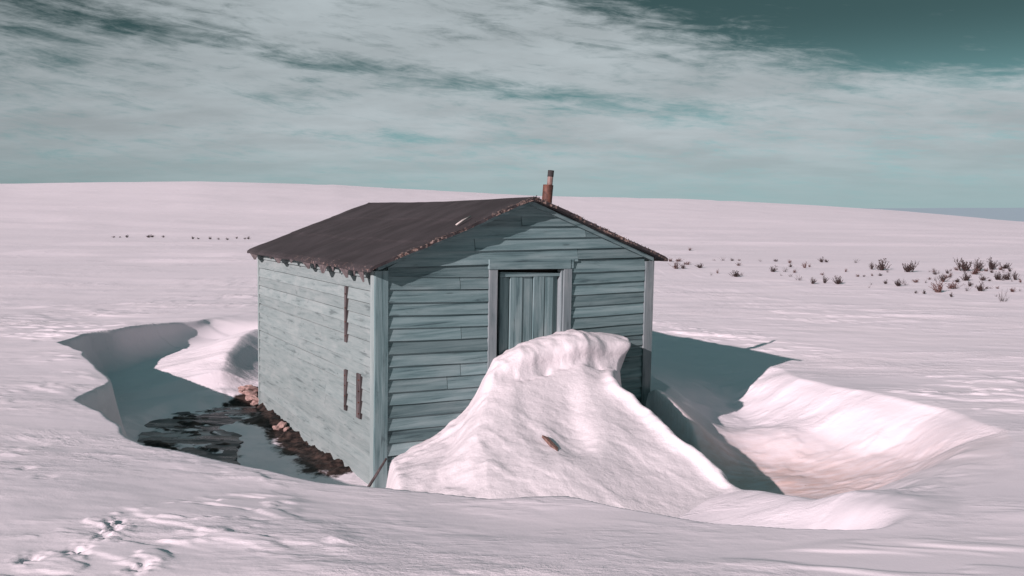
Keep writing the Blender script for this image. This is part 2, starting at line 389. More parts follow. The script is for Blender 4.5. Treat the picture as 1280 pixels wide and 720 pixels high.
def paint(name, grain, cols, bleach=.3, seed=0., tv=.42):
    """old paint on boards; grain = object-space scale stretched along the board"""
    m, nt, b = newmat(name); k = NB(nt)
    g = k.coord(grain, off=(seed, seed * 1.7, seed * .6))
    gr = k.noise(g, 1, 7, .62, .4)
    tone = k.attr('tone')
    # shift the pattern from board to board
    mp = k.n('ShaderNodeVectorMath', operation='ADD'); k.l(g, mp.inputs[0])
    cb = k.n('ShaderNodeCombineXYZ')
    for i in range(3): k.l(k.math('MULTIPLY', tone, 37. + 11 * i), cb.inputs[i])
    k.l(cb.outputs[0], mp.inputs[1]); gv = mp.outputs[0]
    gr = k.noise(gv, 1, 7, .62, .4)
    blot = k.noise(k.coord(tuple(s * .16 if s > 3 else s for s in grain), off=(seed, 3, 1)), 1.3, 5, .6)
    c = k.mix(k.ramp(gr, .34, .66), cols[0], cols[1])
    c = k.mix(k.math('MULTIPLY', k.ramp(blot, .45, .72), bleach), c, cols[2])
    c = k.mix(k.math('MULTIPLY', k.ramp(gr, .62, .78), .55), c, cols[3])
    c = k.mix(k.math('MULTIPLY', k.ramp(gr, .30, .42, 1, 0), .65), c, cols[4])
    scuff = k.noise(k.coord(tuple(s * .24 if s > 3 else s * .9 for s in grain), off=(seed + 5, 1, 7)), 1.6, 8, .7, .8)
    c = k.mix(k.math('MULTIPLY', k.ramp(scuff, .56, .70), k.math('ADD', k.math('MULTIPLY', k.ramp(gr, .35, .65, 1, 0), .40), .16)), c, cols[4])
    kn = k.n('ShaderNodeTexVoronoi'); k.l(k.coord(tuple(min(s, 9.) if s > 3 else s * 1.3 for s in grain)), kn.inputs['Vector']); kn.inputs['Scale'].default_value = .8
    c = k.mix(k.math('MULTIPLY', k.ramp(kn.outputs['Distance'], .03, .075, 1, 0), .55), c, cols[4])
    br = k.math('ADD', k.math('MULTIPLY', tone, tv), 1 - tv / 2)
    h = k.n('ShaderNodeHueSaturation'); k.l(c, h.inputs['Color']); k.l(br, h.inputs['Value'])
    k.l(h.outputs[0], b.inputs['Base Color']); b.inputs['Roughness'].default_value = .78; b.inputs['Specular IOR Level'].default_value = .3
    k.l(k.bump(gr, .7, .008), b.inputs['Normal']); return m
TEAL = [(.098, .165, .172), (.190, .272, .278), (.290, .355, .356), (.37, .41, .41), (.022, .035, .042)]
PALE = [(.195, .245, .242), (.245, .293, .288), (.305, .345, .338), (.34, .372, .365), (.085, .108, .110)]
GREYD = [(.140, .180, .190), (.195, .230, .240), (.27, .295, .305), (.30, .32, .33), (.055, .072, .08)]
M_FRONT = paint('faded teal paint along the front', (1.1, 12, 26), TEAL, .35, 1.)
M_SIDE = paint('bleached teal paint along the side', (12, 2.6, 26), PALE, .45, 2., .14)
M_TRIM = paint('faded teal paint on upright trim', (26, 26, 1.4), TEAL, .4, 3.)
M_TRIMP = paint('bleached teal paint on upright trim', (26, 26, 1.4), PALE, .4, 4.)
M_CASE = paint('grey teal paint on door casing', (26, 26, 1.4), GREYD, .6, 5.)
M_LINT = paint('grey teal paint on lintel', (1.4, 26, 26), TEAL, .4, 6.)
M_DOOR = paint('teal paint on door boards', (26, 26, 1.2), TEAL, .55, 7.)
def simple(name, c1, c2, scale=(6, 6, 6), rough=.85, bump=.4, bd=.01, lo=.35, hi=.68, metal=0.):
    m, nt, b = newmat(name); k = NB(nt)
    n = k.noise(k.coord(scale), 1, 6, .65)
    k.l(k.mix(k.ramp(n, lo, hi), c1, c2), b.inputs['Base Color']); b.inputs['Roughness'].default_value = rough; b.inputs['Metallic'].default_value = metal
    k.l(k.bump(n, bump, bd), b.inputs['Normal']); return m
M_DARK = simple('painted interior shade', (.010, .008, .008), (.03, .02, .018))
M_BATTEN = simple('bare weathered batten wood', (.040, .031, .032), (.125, .098, .098), (30, 30, 3))
M_RUST = simple('rusty sheet metal', (.055, .022, .016), (.16, .065, .045), (14, 14, 9), .7, .3, .004)
M_RUSTP = simple('pale rusty pipe metal', (.16, .09, .075), (.36, .26, .235), (20, 20, 6), .55, .2, .003)
M_SOOT = simple('sooty metal', (.012, .011, .011), (.035, .03, .03))
M_FLAP = simple('torn tar paper', (.055, .045, .045), (.15, .12, .12), (18, 18, 18))
M_CRUMB = simple('frayed roof edge', (.025, .018, .017), (.15, .10, .085), (40, 40, 40), .9, .4, .004, .45, .68)
M_TWIG = simple('dark twig bark', (.022, .012, .011), (.065, .036, .032), (30, 30, 30))
M_TWIGR = simple('reddish twig bark', (.07, .028, .024), (.15, .07, .058), (30, 30, 30))
M_STICK = simple('bleached stick wood', (.5, .44, .41), (.68, .62, .58), (30, 30, 4))
M_STAKE = simple('brown stick wood', (.10, .055, .045), (.25, .15, .125), (40, 40, 5))
M_PSTONE = simple('pinkish frozen clod', (.30, .17, .145), (.62, .45, .41), (16, 16, 16), .9, .6, .02)
M_DSTONE = simple('dark frozen clod', (.02, .014, .013), (.085, .055, .048), (16, 16, 16), .9, .6, .02)
def roof_material():
    m, nt, b = newmat('old tar paper roofing'); k = NB(nt)
    o = k.coord((1, 1, 1)); n1 = k.noise(k.coord((1.2, 2.2, 1)), 1.6, 6, .62); n2 = k.noise(o, 45, 3, .6)
    c = k.mix(k.ramp(n1, .35, .7), (.025, .019, .0205), (.046, .037, .040))
    c = k.mix(k.ramp(k.noise(k.coord((.5, 6, 1)), 2, 4, .6), .58, .75, 0, .6), c, (.066, .055, .058))
    e = k.attr('tone')
    spk = k.noise(o, 26, 5, .7)
    em = k.ramp(k.math('ADD', e, k.math('MULTIPLY', k.math('SUBTRACT', spk, .5), 1.5)), .62, .74)
    c = k.mix(em, c, k.mix(k.ramp(n2, .35, .65), (.12, .06, .045), (.40, .30, .26)))
    k.l(c, b.inputs['Base Color']); b.inputs['Roughness'].default_value = .8
    n = k.bump(n1, .35, .03); k.l(k.bump(n2, .3, .004, n), b.inputs['Normal']); return m
M_ROOF = roof_material()
def ice_material():
    m, nt, b = newmat('dirty ice'); k = NB(nt)
    st = k.noise(k.coord((1.0, 5, 1), rot=(0, 0, -.35)), 1.7, 7, .66, .5)
    wide = k.noise(k.coord((.8, 1.4, 1)), 1.5, 4)
    c = k.mix(k.ramp(st, .35, .68), (.016, .017, .020), (.075, .076, .083))
    c = k.mix(k.ramp(k.noise(k.coord((1.1, 2.5, 1)), 1.2, 5), .50, .66, 0, .8), c, (.10, .068, .060))
    c = k.mix(k.ramp(k.math('MULTIPLY', st, k.ramp(wide, .4, .65)), .40, .54, 0, .9), c, (.46, .44, .46))
    k.l(c, b.inputs['Base Color']); k.l(k.ramp(st, .4, .7, .22, .75), b.inputs['Roughness'])
    k.l(k.bump(st, .35, .03), b.inputs['Normal']); return m
M_ICE = ice_material()
def sea_material():
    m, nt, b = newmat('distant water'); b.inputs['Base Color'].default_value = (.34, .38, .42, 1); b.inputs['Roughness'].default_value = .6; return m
M_SEA = sea_material()

# ---------------------------------------------------------------- ground sheet
def axis(lo, hi, d, out_lo, out_hi, g=1.03, gmax=26.):
    c = list(np.arange(lo, hi, d)); s = d; v = hi
    while v < out_hi: c.append(v); s = min(s * g, gmax); v += s
    s = d; v = lo - d; pre = []
    while v > out_lo: pre.append(v); s = min(s * g, gmax); v -= s
    return np.array(pre[::-1] + c)
def grid_mesh(name, X, Y, Z, mat, attrs, keep=None):
    ny, nx = Z.shape
    co = np.stack([X, Y, Z], -1).reshape(-1, 3).astype(np.float32)
    idx = np.arange(nx * ny).reshape(ny, nx)
    q = np.stack([idx[:-1, :-1], idx[:-1, 1:], idx[1:, 1:], idx[1:, :-1]], -1).reshape(-1, 4)
    if keep is not None:
        kq = keep.reshape(-1)[q].any(1); q = q[kq]
        used = np.unique(q); remap = np.full(nx * ny, -1); remap[used] = np.arange(len(used)); co = co[used]; q = remap[q]
    else: used = None
    me = bpy.data.meshes.new(name); me.vertices.add(len(co)); me.vertices.foreach_set('co', co.reshape(-1))
    me.loops.add(q.size); me.loops.foreach_set('vertex_index', q.reshape(-1).astype(np.int32))
    me.polygons.add(len(q)); me.polygons.foreach_set('loop_start', (np.arange(len(q)) * 4).astype(np.int32))
    me.update(calc_edges=True); me.polygons.foreach_set('use_smooth', np.ones(len(q), bool))
    for n, v in attrs.items():
        a = me.attributes.new(n, 'FLOAT', 'POINT'); vv = v.reshape(-1); a.data.foreach_set('value', (vv if used is None else vv[used]).astype(np.float32))
    me.materials.append(mat); me.update()
    return link(bpy.data.objects.new(name, me))
gx = axis(-7.2, 6.2, .024, -420, 420, 1.028, 14.); gx = np.sort(np.concatenate([gx, gx[(gx > -2.9) & (gx < -1.5)] + .012]))
gy = axis(2.9, 15.2, .024, -60, 560, 1.028, 9.); gy = np.sort(np.concatenate([gy, gy[(gy > 3.4) & (gy < 5.2)] + .012]))
X, Y = np.meshgrid(gx, gy)
Z, DR = heights(X, Y)
a_, b_ = to_local(X, Y)
soil = soil_mask(X, Y, DR)
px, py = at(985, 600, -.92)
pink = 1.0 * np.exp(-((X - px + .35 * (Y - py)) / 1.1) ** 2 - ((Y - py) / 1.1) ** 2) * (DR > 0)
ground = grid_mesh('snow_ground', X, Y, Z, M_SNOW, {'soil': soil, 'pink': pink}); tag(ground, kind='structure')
def zat(x, y):
    z, _ = heights(np.array([[float(x)]]), np.array([[float(y)]])); return float(z[0, 0])

# distant water beyond the hill
mesh_obj('distant_water', [(-9000, 440, -38), (9000, 440, -38), (9000, 14000, -38), (-9000, 14000, -38)], [(0, 1, 2, 3)], M_SEA)
tag(bpy.data.objects['distant_water'], kind='structure')

def far_hills():
    v = []; f = []; xs = np.linspace(300, 7000, 60)
    for x in xs:
        t = (x - 300) / 900.; h = 98 * min(1, max(0, t)) ** .5 * (1 + .06 * mnoise.noise((x / 400., 0, 0))) * (.93 + .05 * mnoise.noise((x / 1500., 4, 0)))
        v += [(x, 5200, -40), (x, 5600, -40 + h), (x, 6600, -40)]
    n = len(xs)
    for i in range(n - 1):
        a = 3 * i
        f += [(a, a + 3, a + 4, a + 1), (a + 1, a + 4, a + 5, a + 2), (a, a + 2, a + 5, a + 3)]
    f += [(0, 1, 2), (3 * n - 1, 3 * n - 2, 3 * n - 3)]
    m, nt, b = newmat('haze tinted far hills'); b.inputs['Base Color'].default_value = (.30, .39, .44, 1); b.inputs['Roughness'].default_value = .9  # bluish base colour stands in for haze over the distance
    tag(mesh_obj('distant_hills', v, f, m), kind='structure')
far_hills()
# snow drift against the door
dx_ = np.arange(-2.2, 3.0, .016); dy_ = np.arange(5.0, 9.9, .016)
DX, DY = np.meshgrid(dx_, dy_)
gz, _ = heights(DX, DY); mz = mound(DX, DY)
sm = smax(mz, gz, .09)
la, lb = to_local(DX, DY)
keep = (sm - gz > .0015) & (mz > -1.2)
ovr = la - (2.53 - .20 * lb)
# the wind has pushed the lip outwards over the right-hand face
push = .13 * sstep(.12, .34, sm) * sstep(-.22, .0, ovr) * (1 - sstep(.06, .22, ovr)) * (1 - sstep(.5, .75, lb))
pushf = .10 * sstep(.18, .42, sm) * np.exp(-((lb - .40) / .10) ** 2)
DXp = DX + push * TX + pushf * TY; DYp = DY + push * TY - pushf * TX
drift = grid_mesh('snow_drift', DXp, DYp, np.where(keep, sm, gz - .003), M_DRIFT, {}, keep)
tag(drift, 'tall wind-carved white snow drift piled against the shed door', 'snow drift')

# frozen puddle
def blob_sheet(name, pts, z, mat, n=12):
    v = []
    m = len(pts)
    for i in range(m):
        a = Vector(pts[i]); b = Vector(pts[(i + 1) % m])
        for j in range(n):
            p = a.lerp(b, j / n); v.append((p.x + .10 * mnoise.noise((p.x * 3, p.y * 3, 1)) + .06 * mnoise.noise((p.x * 9, p.y * 9, 1)), p.y + .10 * mnoise.noise((p.x * 3, p.y * 3, 5)) + .06 * mnoise.noise((p.x * 9, p.y * 9, 5)), z))
    o = mesh_obj(name, v + [(x, y, z - .02) for x, y, z in v], [tuple(range(len(v)))] + [tuple(range(2 * len(v) - 1, len(v) - 1, -1))] + [(i, (i + 1) % len(v), (i + 1) % len(v) + len(v), i + len(v)) for i in range(len(v))], mat)
    return o
tag(blob_sheet('frozen_puddle', PUDDLE, -.893, M_ICE), kind='structure')

# ---------------------------------------------------------------- shed
shed = bpy.data.objects.new('wooden_shed', None); shed.location = (CX, CY, Z0); shed.rotation_euler = (0, 0, YAW); link(shed)
tag(shed, 'weathered teal clapboard shed with dark tar paper roof, half buried in snow', 'shed')

def face_fn(which):
    if which == 'front': return lambda u, o, z: loc(u, -o, z)
    if which == 'back': return lambda u, o, z: loc(u, L + o, z)
    if which == 'left': return lambda u, o, z: loc(-o, u, z)
    return lambda u, o, z: loc(W + o, u, z)
def board(mb, fn, u0b, u1b, u0t, u1t, zb, zt, proud=.024, top=.003, jit=.0025):
    """one clapboard; zb/zt are functions of u; ends may be raked"""
    n = max(2, int(abs(u1b - u0b) / .22)); tone = random.random(); ph = random.random() * 50
    base = len(mb.v); pr = proud + random.uniform(-.003, .004)
    for i in range(n + 1):
        t = i / n; ub = u0b + (u1b - u0b) * t; ut = u0t + (u1t - u0t) * t
        j = jit * mnoise.noise((ub * 2.3, ph, 0)) * 2; jo = .004 * mnoise.noise((ub * 1.1, ph, 9))
        for (u, o, z) in ((ub, -.004, zb(ub) + j), (ub, pr + jo, zb(ub) + j), (ut, top, zt(ut)), (ut, -.004, zt(ut))):
            mb.v.append(fn(u, o, z)); mb.t.append(tone)
    for i in range(n):
        a = base + 4 * i
        for q in range(4): mb.f.append((a + q, a + 4 + q, a + 4 + (q + 1) % 4, a + (q + 1) % 4))
    mb.f.append((base, base + 1, base + 2, base + 3)); e = base + 4 * n; mb.f.append((e + 3, e + 2, e + 1, e))
RK = .06                                 # wall tops stay under the roof by this much
def gable_u(z):
    zt_ = ZE + OE * SLOPE - RK
    if z <= zt_: return 0., W
    s = (z - zt_) / SLOPE; return min(s, W / 2 - .01), max(W - s, W / 2 + .01)
PITCHB = .1185
def lin(z0, s, u0=0.): return lambda u: z0 + s * (u - u0)
def front_wall():
    mb = MB(); fn = face_fn('front')
    core = [loc(.03, .012, Z0), loc(W - .03, .012, Z0), loc(W - .03, .09, Z0), loc(.03, .09, Z0)]
    zt_ = ZE + OE * SLOPE - RK - .02
    # inner sheathing so nothing shows through the cracks
    f = [loc(.03, .010, Z0), loc(W - .03, .010, Z0), loc(W - .03, .010, zt_), loc(W / 2, .010, ZR - RK - .05), loc(.03, .010, zt_)]
    bk = [loc(.03, .09, Z0), loc(W - .03, .09, Z0), loc(W - .03, .09, zt_), loc(W / 2, .09, ZR - RK - .05), loc(.03, .09, zt_)]
    # door hole: sheathing split into left, right and head pieces
    def slab(pts, tone=0.0):
        n = len(pts); v = [loc(a, .010, z) for a, z in pts] + [loc(a, .09, z) for a, z in pts]
        mb.add(v, [tuple(range(n)), tuple(range(2 * n - 1, n - 1, -1))] + [(i, (i + 1) % n, (i + 1) % n + n, i + n) for i in range(n)], tone)
    slab([(.03, Z0), (1.24, Z0), (1.24, 1.12), (.03, 1.12)]); slab([(2.03, Z0), (W - .03, Z0), (W - .03, 1.12), (2.03, 1.12)])
    slab([(.03, 1.122), (W - .03, 1.122), (W - .03, zt_), (W / 2, ZR - RK - .05), (.03, zt_)])
    # left of the door: the boards have sagged towards the casing
    zl = 1.094 - .119 * 18; S = -.040
    i = 0
    while True:
        z = 1.094 + .119 - .119 * (19 - i)
        if z > 1.10: break
        zb = lin(z, S, .16); zt = lin(z + .119 + .012, S, .16)
        if i % 4 == 1 or i % 7 == 3:
            cut = .86 + random.uniform(-.03, .03)
            if i % 3 == 0: cut = .72
            board(mb, fn, .11, cut - .003, .11, cut - .003, zb, zt); board(mb, fn, cut + .003, 1.155, cut + .003, 1.155, zb, zt)
        else: board(mb, fn, .11, 1.155, .11, 1.155, zb, zt)
        i += 1
    # right of the door
    z = 1.062 - .1175 * 18
    while z < 1.15:
        s = random.uniform(-.004, .004); hi = min(z + .1175 + .012, 1.19)
        board(mb, fn, 2.13, W - .10, 2.13, W - .10, lin(z, s, 2.6), lin(hi, s, 2.6)); z += .1175
    # gable
    zs = [1.190, 1.310, 1.425, 1.543, 1.640, 1.755]
    for i, z in enumerate(zs):
        hi = min((zs[i + 1] if i < 5 else ZR - RK) + .012, ZR - RK - .004)
        b0, b1 = gable_u(z); t0, t1 = gable_u(hi)
        if i == 0: b0, b1 = .11, W - .10
        b0 = max(b0, .0 if i else .11)
        cut = {0: 2.21, 1: 1.0, 3: 1.52, 2: 2.3}.get(i)
        if cut and b0 + .1 < cut < b1 - .1:
            board(mb, fn, b0, cut - .003, t0, cut - .003, lin(z - (.012 if i == 0 else 0), 0), lin(hi, 0), .028 if i == 0 else .024)
            board(mb, fn, cut + .003, b1, cut + .003, t1, lin(z + (.010 if i == 0 else 0), 0), lin(hi, 0))
        else: board(mb, fn, b0, b1, t0, t1, lin(z, 0), lin(hi, 0))
    # the wedge above the sagging left boards
    board(mb, fn, .11, 1.155, .11, 1.155, lin(1.213, -.04, .16), lin(1.235, 0), .022)
    return mb.build('wall', M_FRONT, shed)
front_wall()
def side_wall(which, mat, proud):
    mb = MB(); fn = face_fn(which); zt_ = ZE + OE * SLOPE - .03
    mb.hexa([fn(.03, -.09, Z0), fn(L - .03, -.09, Z0), fn(L - .03, -.010, Z0), fn(.03, -.010, Z0), fn(.03, -.09, zt_), fn(L - .03, -.09, zt_), fn(L - .03, -.010, zt_), fn(.03, -.010, zt_)], 0)
    z = Z0; i = 0
    while z < zt_ - .02:
        hi = min(z + .118 + .01, zt_); s = random.uniform(-.002, .002)
        cut = random.choice((None, None, 1.4, 2.4, 3.1))
        segs = [(.09, L - .02)] if cut is None else [(.09, cut - .002), (cut + .002, L - .02)]
        for u0, u1 in segs: board(mb, fn, u0, u1, u0, u1, lin(z + .006, s), lin(hi - .012, s), proud, .003, .0015)
        z += .118; i += 1
    return mb.build('wall', mat, shed)
side_wall('left', M_SIDE, .016); side_wall('right', M_FRONT if False else M_SIDE, .014)
def back_wall():
    mb = MB(); fn = face_fn('back'); z = Z0
    zt_ = ZE + OE * SLOPE - RK - .02
    v = [(.03, Z0), (W - .03, Z0), (W - .03, zt_), (W / 2, ZR - RK - .05), (.03, zt_)]
    p = [loc(a, L - .010, z) for a, z in v] + [loc(a, L - .09, z) for a, z in v]
    mb.add(p, [tuple(range(5)), tuple(range(9, 4, -1))] + [(i, (i + 1) % 5, (i + 1) % 5 + 5, i + 5) for i in range(5)], 0)
    while z < ZR - RK - .02:
        hi = min(z + .118 + .012, ZR - RK - .004); b0, b1 = gable_u(z); t0, t1 = gable_u(hi)
        board(mb, fn, max(b0, .0), b1, t0, t1, lin(z, 0), lin(hi, 0)); z += .118
    return mb.build('wall', M_FRONT, shed)
back_wall()

def upright(name, mat, fn, u0, u1, o0, o1, z0, z1, tone=.5, dz=0., parent=None):
    mb = MB(); n = 8
    for i in range(n):
        pass
    base = 0; ph = random.random() * 30
    for i in range(n + 1):
        z = z0 + (z1 - z0) * i / n; w = .0025 * mnoise.noise((z * 1.5, ph, 0)); 
        for (u, o) in ((u0 + w, o0), (u1 + w, o0), (u1 + w, o1), (u0 + w, o1)):
            mb.v.append(fn(u, o, z + (dz * (u - u0) if i == n else 0))); mb.t.append(tone)
    for i in range(n):
        a = 4 * i
        for q in range(4): mb.f.append((a + q, a + (q + 1) % 4, a + 4 + (q + 1) % 4, a + 4 + q))
    mb.f.append((3, 2, 1, 0)); e = 4 * n; mb.f.append((e, e + 1, e + 2, e + 3))
    o = mb.build(name, mat, parent or shed)
    bv = o.modifiers.new('edge', 'BEVEL'); bv.width = .003; bv.segments = 1
    return o
ff, fl_, fr_, fb_ = face_fn('front'), face_fn('left'), face_fn('right'), face_fn('back')
zcap = ZE + OE * SLOPE - .045
upright('corner_board', M_TRIM, ff, -.022, .108, -.02, .030, Z0, zcap - .03, .55)
upright('corner_board', M_TRIMP, fl_, -.006, .088, -.02, .0235, Z0, zcap - .03, .85)
upright('corner_board', M_CASE, ff, W - .098, W + .022, -.02, .034, Z0, zcap - .03, .55)
upright('corner_board', M_TRIM, fr_, -.006, .09, -.02, .024, Z0, zcap, .5)
upright('corner_board', M_TRIMP, fl_, L - .016, L + .03, -.02, .020, Z0, zcap - .03, .9)
upright('corner_board', M_TRIM, fr_, L - .08, L + .02, -.02, .024, Z0, zcap, .5)
# door and its casing
door = MB()
js = [1.307, 1.418, 1.567, 1.690, 1.825, 1.935, 2.004]
for i, (u0, u1) in enumerate(zip(js[:-1], js[1:])):
    o = (.030, .012, .024, .008, .016, .040)[i]
    door.hexa([loc(u0 + .005, o, Z0 + .1), loc(u1 - .005, o + .003, Z0 + .1), loc(u1 - .005, .065, Z0 + .1), loc(u0 + .005, .065, Z0 + .1),
               loc(u0 + .005, o, 1.043), loc(u1 - .005, o + .003, 1.035), loc(u1 - .005, .065, 1.035), loc(u0 + .005, .065, 1.043)], (.35, .75, .5, .6, .8, .3)[i])
d_ob = door.build('door', M_DOOR, shed)
rail = MB()
rail.hexa([loc(1.300, .006, 1.046), loc(2.004, .006, 1.032), loc(2.004, .055, 1.032), loc(1.300, .055, 1.046), loc(1.300, .006, 1.095), loc(2.004, .006, 1.062), loc(2.004, .055, 1.062), loc(1.300, .055, 1.095)], .6)
rail.build('rail', M_LINT, d_ob)
dark = MB(); dark.hexa([loc(1.2, .10, Z0), loc(2.08, .10, Z0), loc(2.08, .13, Z0), loc(1.2, .13, Z0), loc(1.2, .10, 1.2), loc(2.08, .10, 1.2), loc(2.08, .13, 1.2), loc(1.2, .13, 1.2)])
dark.build('interior_shade_sheet', M_DARK, shed)  # near-black sheet paints the shade of the interior behind the door gaps
upright('door_jamb', M_CASE, ff, 1.157, 1.250, -.06, .034, Z0, 1.124, .6, -.03)
upright('door_jamb', M_CASE, ff, 2.030, 2.128, -.06, .036, Z0, 1.104, .75)
upright('door_jamb', M_CASE, ff, 2.006, 2.027, -.06, .020, Z0, 1.10, .95)
lt = MB()
def lint(u0, u1, z0, z1, z2, z3, o0, o1): lt.hexa([loc(u0, -o0, z0), loc(u1, -o0, z1), loc(u1, -o1, z1), loc(u0, -o1, z0), loc(u0, -o0, z2), loc(u1, -o0, z3), loc(u1, -o1, z3), loc(u0, -o1, z2)], .65)
lint(1.150, 2.110, 1.126, 1.104, 1.224, 1.205, -.01, .040); lint(2.111, 2.150, 1.108, 1.108, 1.204, 1.204, -.01, .033)
o = lt.build('door_lintel', M_LINT, shed); bv = o.modifiers.new('edge', 'BEVEL'); bv.width = .003; bv.segments = 1
# rake boards under the roof edge on the gable
for sgn in (0, 1):
    mb = MB(); pts = []
    for t in (0., 1.):
        a = (W / 2) * t - (1 - t) * .0; z = ZE + OE * SLOPE + SLOPE * a - .032
        a2 = a if not sgn else W - a
        pts.append((a2, z))
    (a0, z0), (a1, z1) = pts
    mb.hexa([loc(a0, -.045, z0 - .042), loc(a1, -.045, z1 - .042), loc(a1, -.0, z1 - .042), loc(a0, 0, z0 - .042), loc(a0, -.045, z0), loc(a1, -.045, z1), loc(a1, 0, z1), loc(a0, 0, z0)], .4)
    mb.build('rake_board', M_LINT, shed)
# side battens where old strips were nailed over the boards
def batten(px0, py0, px1, py1, width, tone=.5):
    b0, z1 = hit_side(px0, py0); b1, z0 = hit_side(px1, py1); bm_ = (b0 + b1) / 2
    o = upright('batten', M_BATTEN, fl_, bm_ - width / 2, bm_ + width / 2, .004, .032, z0, z1, tone)
    for i in range(4):
        nb = MB(); z = z0 + (z1 - z0) * (.12 + .25 * i); nb.tube([fl_(bm_ - width * .3, .030, z), fl_(bm_ - width * .3, .042, z)], .008, 6)
        nb.build('nail', M_RUST, o)
batten(436.5, 358, 436, 427, .050); batten(437.5, 462, 437, 512, .048); batten(454.5, 467, 454, 522, .10)

# roof: two slopes of tar paper over boards
def roof():
    mb = MB(); nu, nv = 60, 48
    u0, u1 = -OF, L + OB
    def pt(sgn, i, j, low):
        u = u0 + (u1 - u0) * i / nu; v = j / nv
        run = (W / 2 + OE) * v
        a = W / 2 - run if sgn < 0 else W / 2 + run
        z = ZR - SLOPE * run
        ed = min(i, nu - i)
        w = .010 * mnoise.noise((u * 1.3, v * 3 + sgn * 5, 0)) + .006 * mnoise.noise((u * 4, v * 9 + sgn * 5, 3))
        z += w * (1 if j > 0 else .4) - .03 * math.sin(math.pi * (u - u0) / (u1 - u0)) * (1 - v) * .6
        z += .007 * ((v * 3.0 + .04 * mnoise.noise((u * .8, sgn, 2))) % 1.0) * (1 if 0 < j < nv else 0)
        du = (.012 * mnoise.noise((v * 18 + sgn, 2., 7.)) if i in (0, nu) else 0)
        if j == nv: a += (-1 if sgn < 0 else 1) * (.007 * mnoise.noise((u * 5, sgn, 4.)) + .006); z -= .008 + .008 * abs(mnoise.noise((u * 6, 1., sgn)))
        return loc(a, u + du, z - low)
    for sgn in (-1, 1):
        base = len(mb.v); lay = (nu + 1) * (nv + 1)
        for low in (0, .030):
            for i in range(nu + 1):
                for j in range(nv + 1):
                    mb.v.append(pt(sgn, i, j, low + (.02 if low and j == 0 else 0)))
                    v = j / nv; e = max(0, 1 - i / 5) ** 1.3 * (.60 + .3 * mnoise.noise((v * 7, sgn * 3., 0)))
                    ev = max(0, 1 - (nv - j) / 9) * .42 * (1 if (0 < i < nu) else 1) * (1.25 if i < nu * .55 else .7)
                    mb.t.append(max(e, ev, max(0, 1 - (nu - i) / 3) * .4))
        ix = lambda k, i, j: base + k * lay + i * (nv + 1) + j
        for i in range(nu):
            for j in range(nv):
                mb.f.append((ix(0, i, j), ix(0, i + 1, j), ix(0, i + 1, j + 1), ix(0, i, j + 1)))
                mb.f.append((ix(1, i, j), ix(1, i, j + 1), ix(1, i + 1, j + 1), ix(1, i + 1, j)))
            mb.f.append((ix(0, i, nv), ix(0, i + 1, nv), ix(1, i + 1, nv), ix(1, i, nv)))
        for j in range(nv):
            mb.f.append((ix(0, 0, j), ix(0, 0, j + 1), ix(1, 0, j + 1), ix(1, 0, j)))
            mb.f.append((ix(0, nu, j), ix(1, nu, j), ix(1, nu, j + 1), ix(0, nu, j + 1)))
    return mb.build('roof', M_ROOF, shed)
rf = roof()
# frayed crumbs of roofing along the front rakes
cr = MB()
for k in range(800):
    s = random.random(); right = random.random() < .6
    if not right and s < .25: continue
    if mnoise.noise((s * 9, 3. + right * 7, 1.)) + random.uniform(-.25, .25) < (-.12 if right else .10): continue
    run = (W / 2 + OE) * s; a = W / 2 + run if right else W / 2 - run
    z = ZR - SLOPE * run + .004 + (.002 + .012 * random.random() ** 2 * (1 if right else .3))
    b = -OF + random.random() ** 2 * (.16 if not right else .22)
    r = random.uniform(.003, .007) * (1.15 if right else .7)
    c = Vector(loc(a, b, z)); n = 5
    v = [c + Vector((r * random.uniform(.5, 1.3) * math.cos(q * 6.28 / n), r * random.uniform(.5, 1.4) * math.sin(q * 6.28 / n), -.008)) for q in range(n)] + [c + Vector((random.uniform(-r, r) * .4, random.uniform(-r, r) * .4, r * random.uniform(.3, .9)))]
    cr.add(v, [(q, (q + 1) % n, n) for q in range(n)] + [tuple(range(n))[::-1]], random.random())
tag(cr.build('frayed_edge', M_CRUMB, rf), kind='stuff')
# torn triangles of tar paper along the left eave
for pa, pb, dp in ((312, 323, .085), (334, 339, .05), (341, 353, .075), (362, 367, .05), (376, 388, .085), (391, 394, .06), (397, 410, .10), (413, 417, .06), (422, 435, .105), (440, 444, .07), (451, 460, .12)):
    b1_, _ = hit_side(pa, 325, OE); b0_, _ = hit_side(pb, 325, OE); bq = (b0_ + b1_) / 2; wd = abs(b1_ - b0_)
    if b0_ < .04: bq += .04 - b0_
    zt = ZE - .024; lean = random.uniform(-.02, .03)
    v = [(-OE - .002, bq - wd / 2), (-OE - .002, bq + wd / 2)]
    tip = bq + wd * random.uniform(-.35, -.05); o = .010 * random.random()
    a0 = -OE - .001
    mb = MB()
    p = [loc(a0, bq - wd / 2, zt), loc(a0, bq + wd / 2, zt), loc(a0 + .014 - lean, tip + wd * .10, zt - dp), loc(a0 + .012 - lean, tip - wd * .10, zt - dp * .95)]
    p2 = [(x + .004, y, z) for x, y, z in p]
    mb.add(p + p2, [(0, 1, 2, 3), (7, 6, 5, 4), (0, 4, 5, 1), (1, 5, 6, 2), (2, 6, 7, 3), (3, 7, 4, 0)], random.random())
    mb.build('tar_paper_flap', M_FLAP, rf)
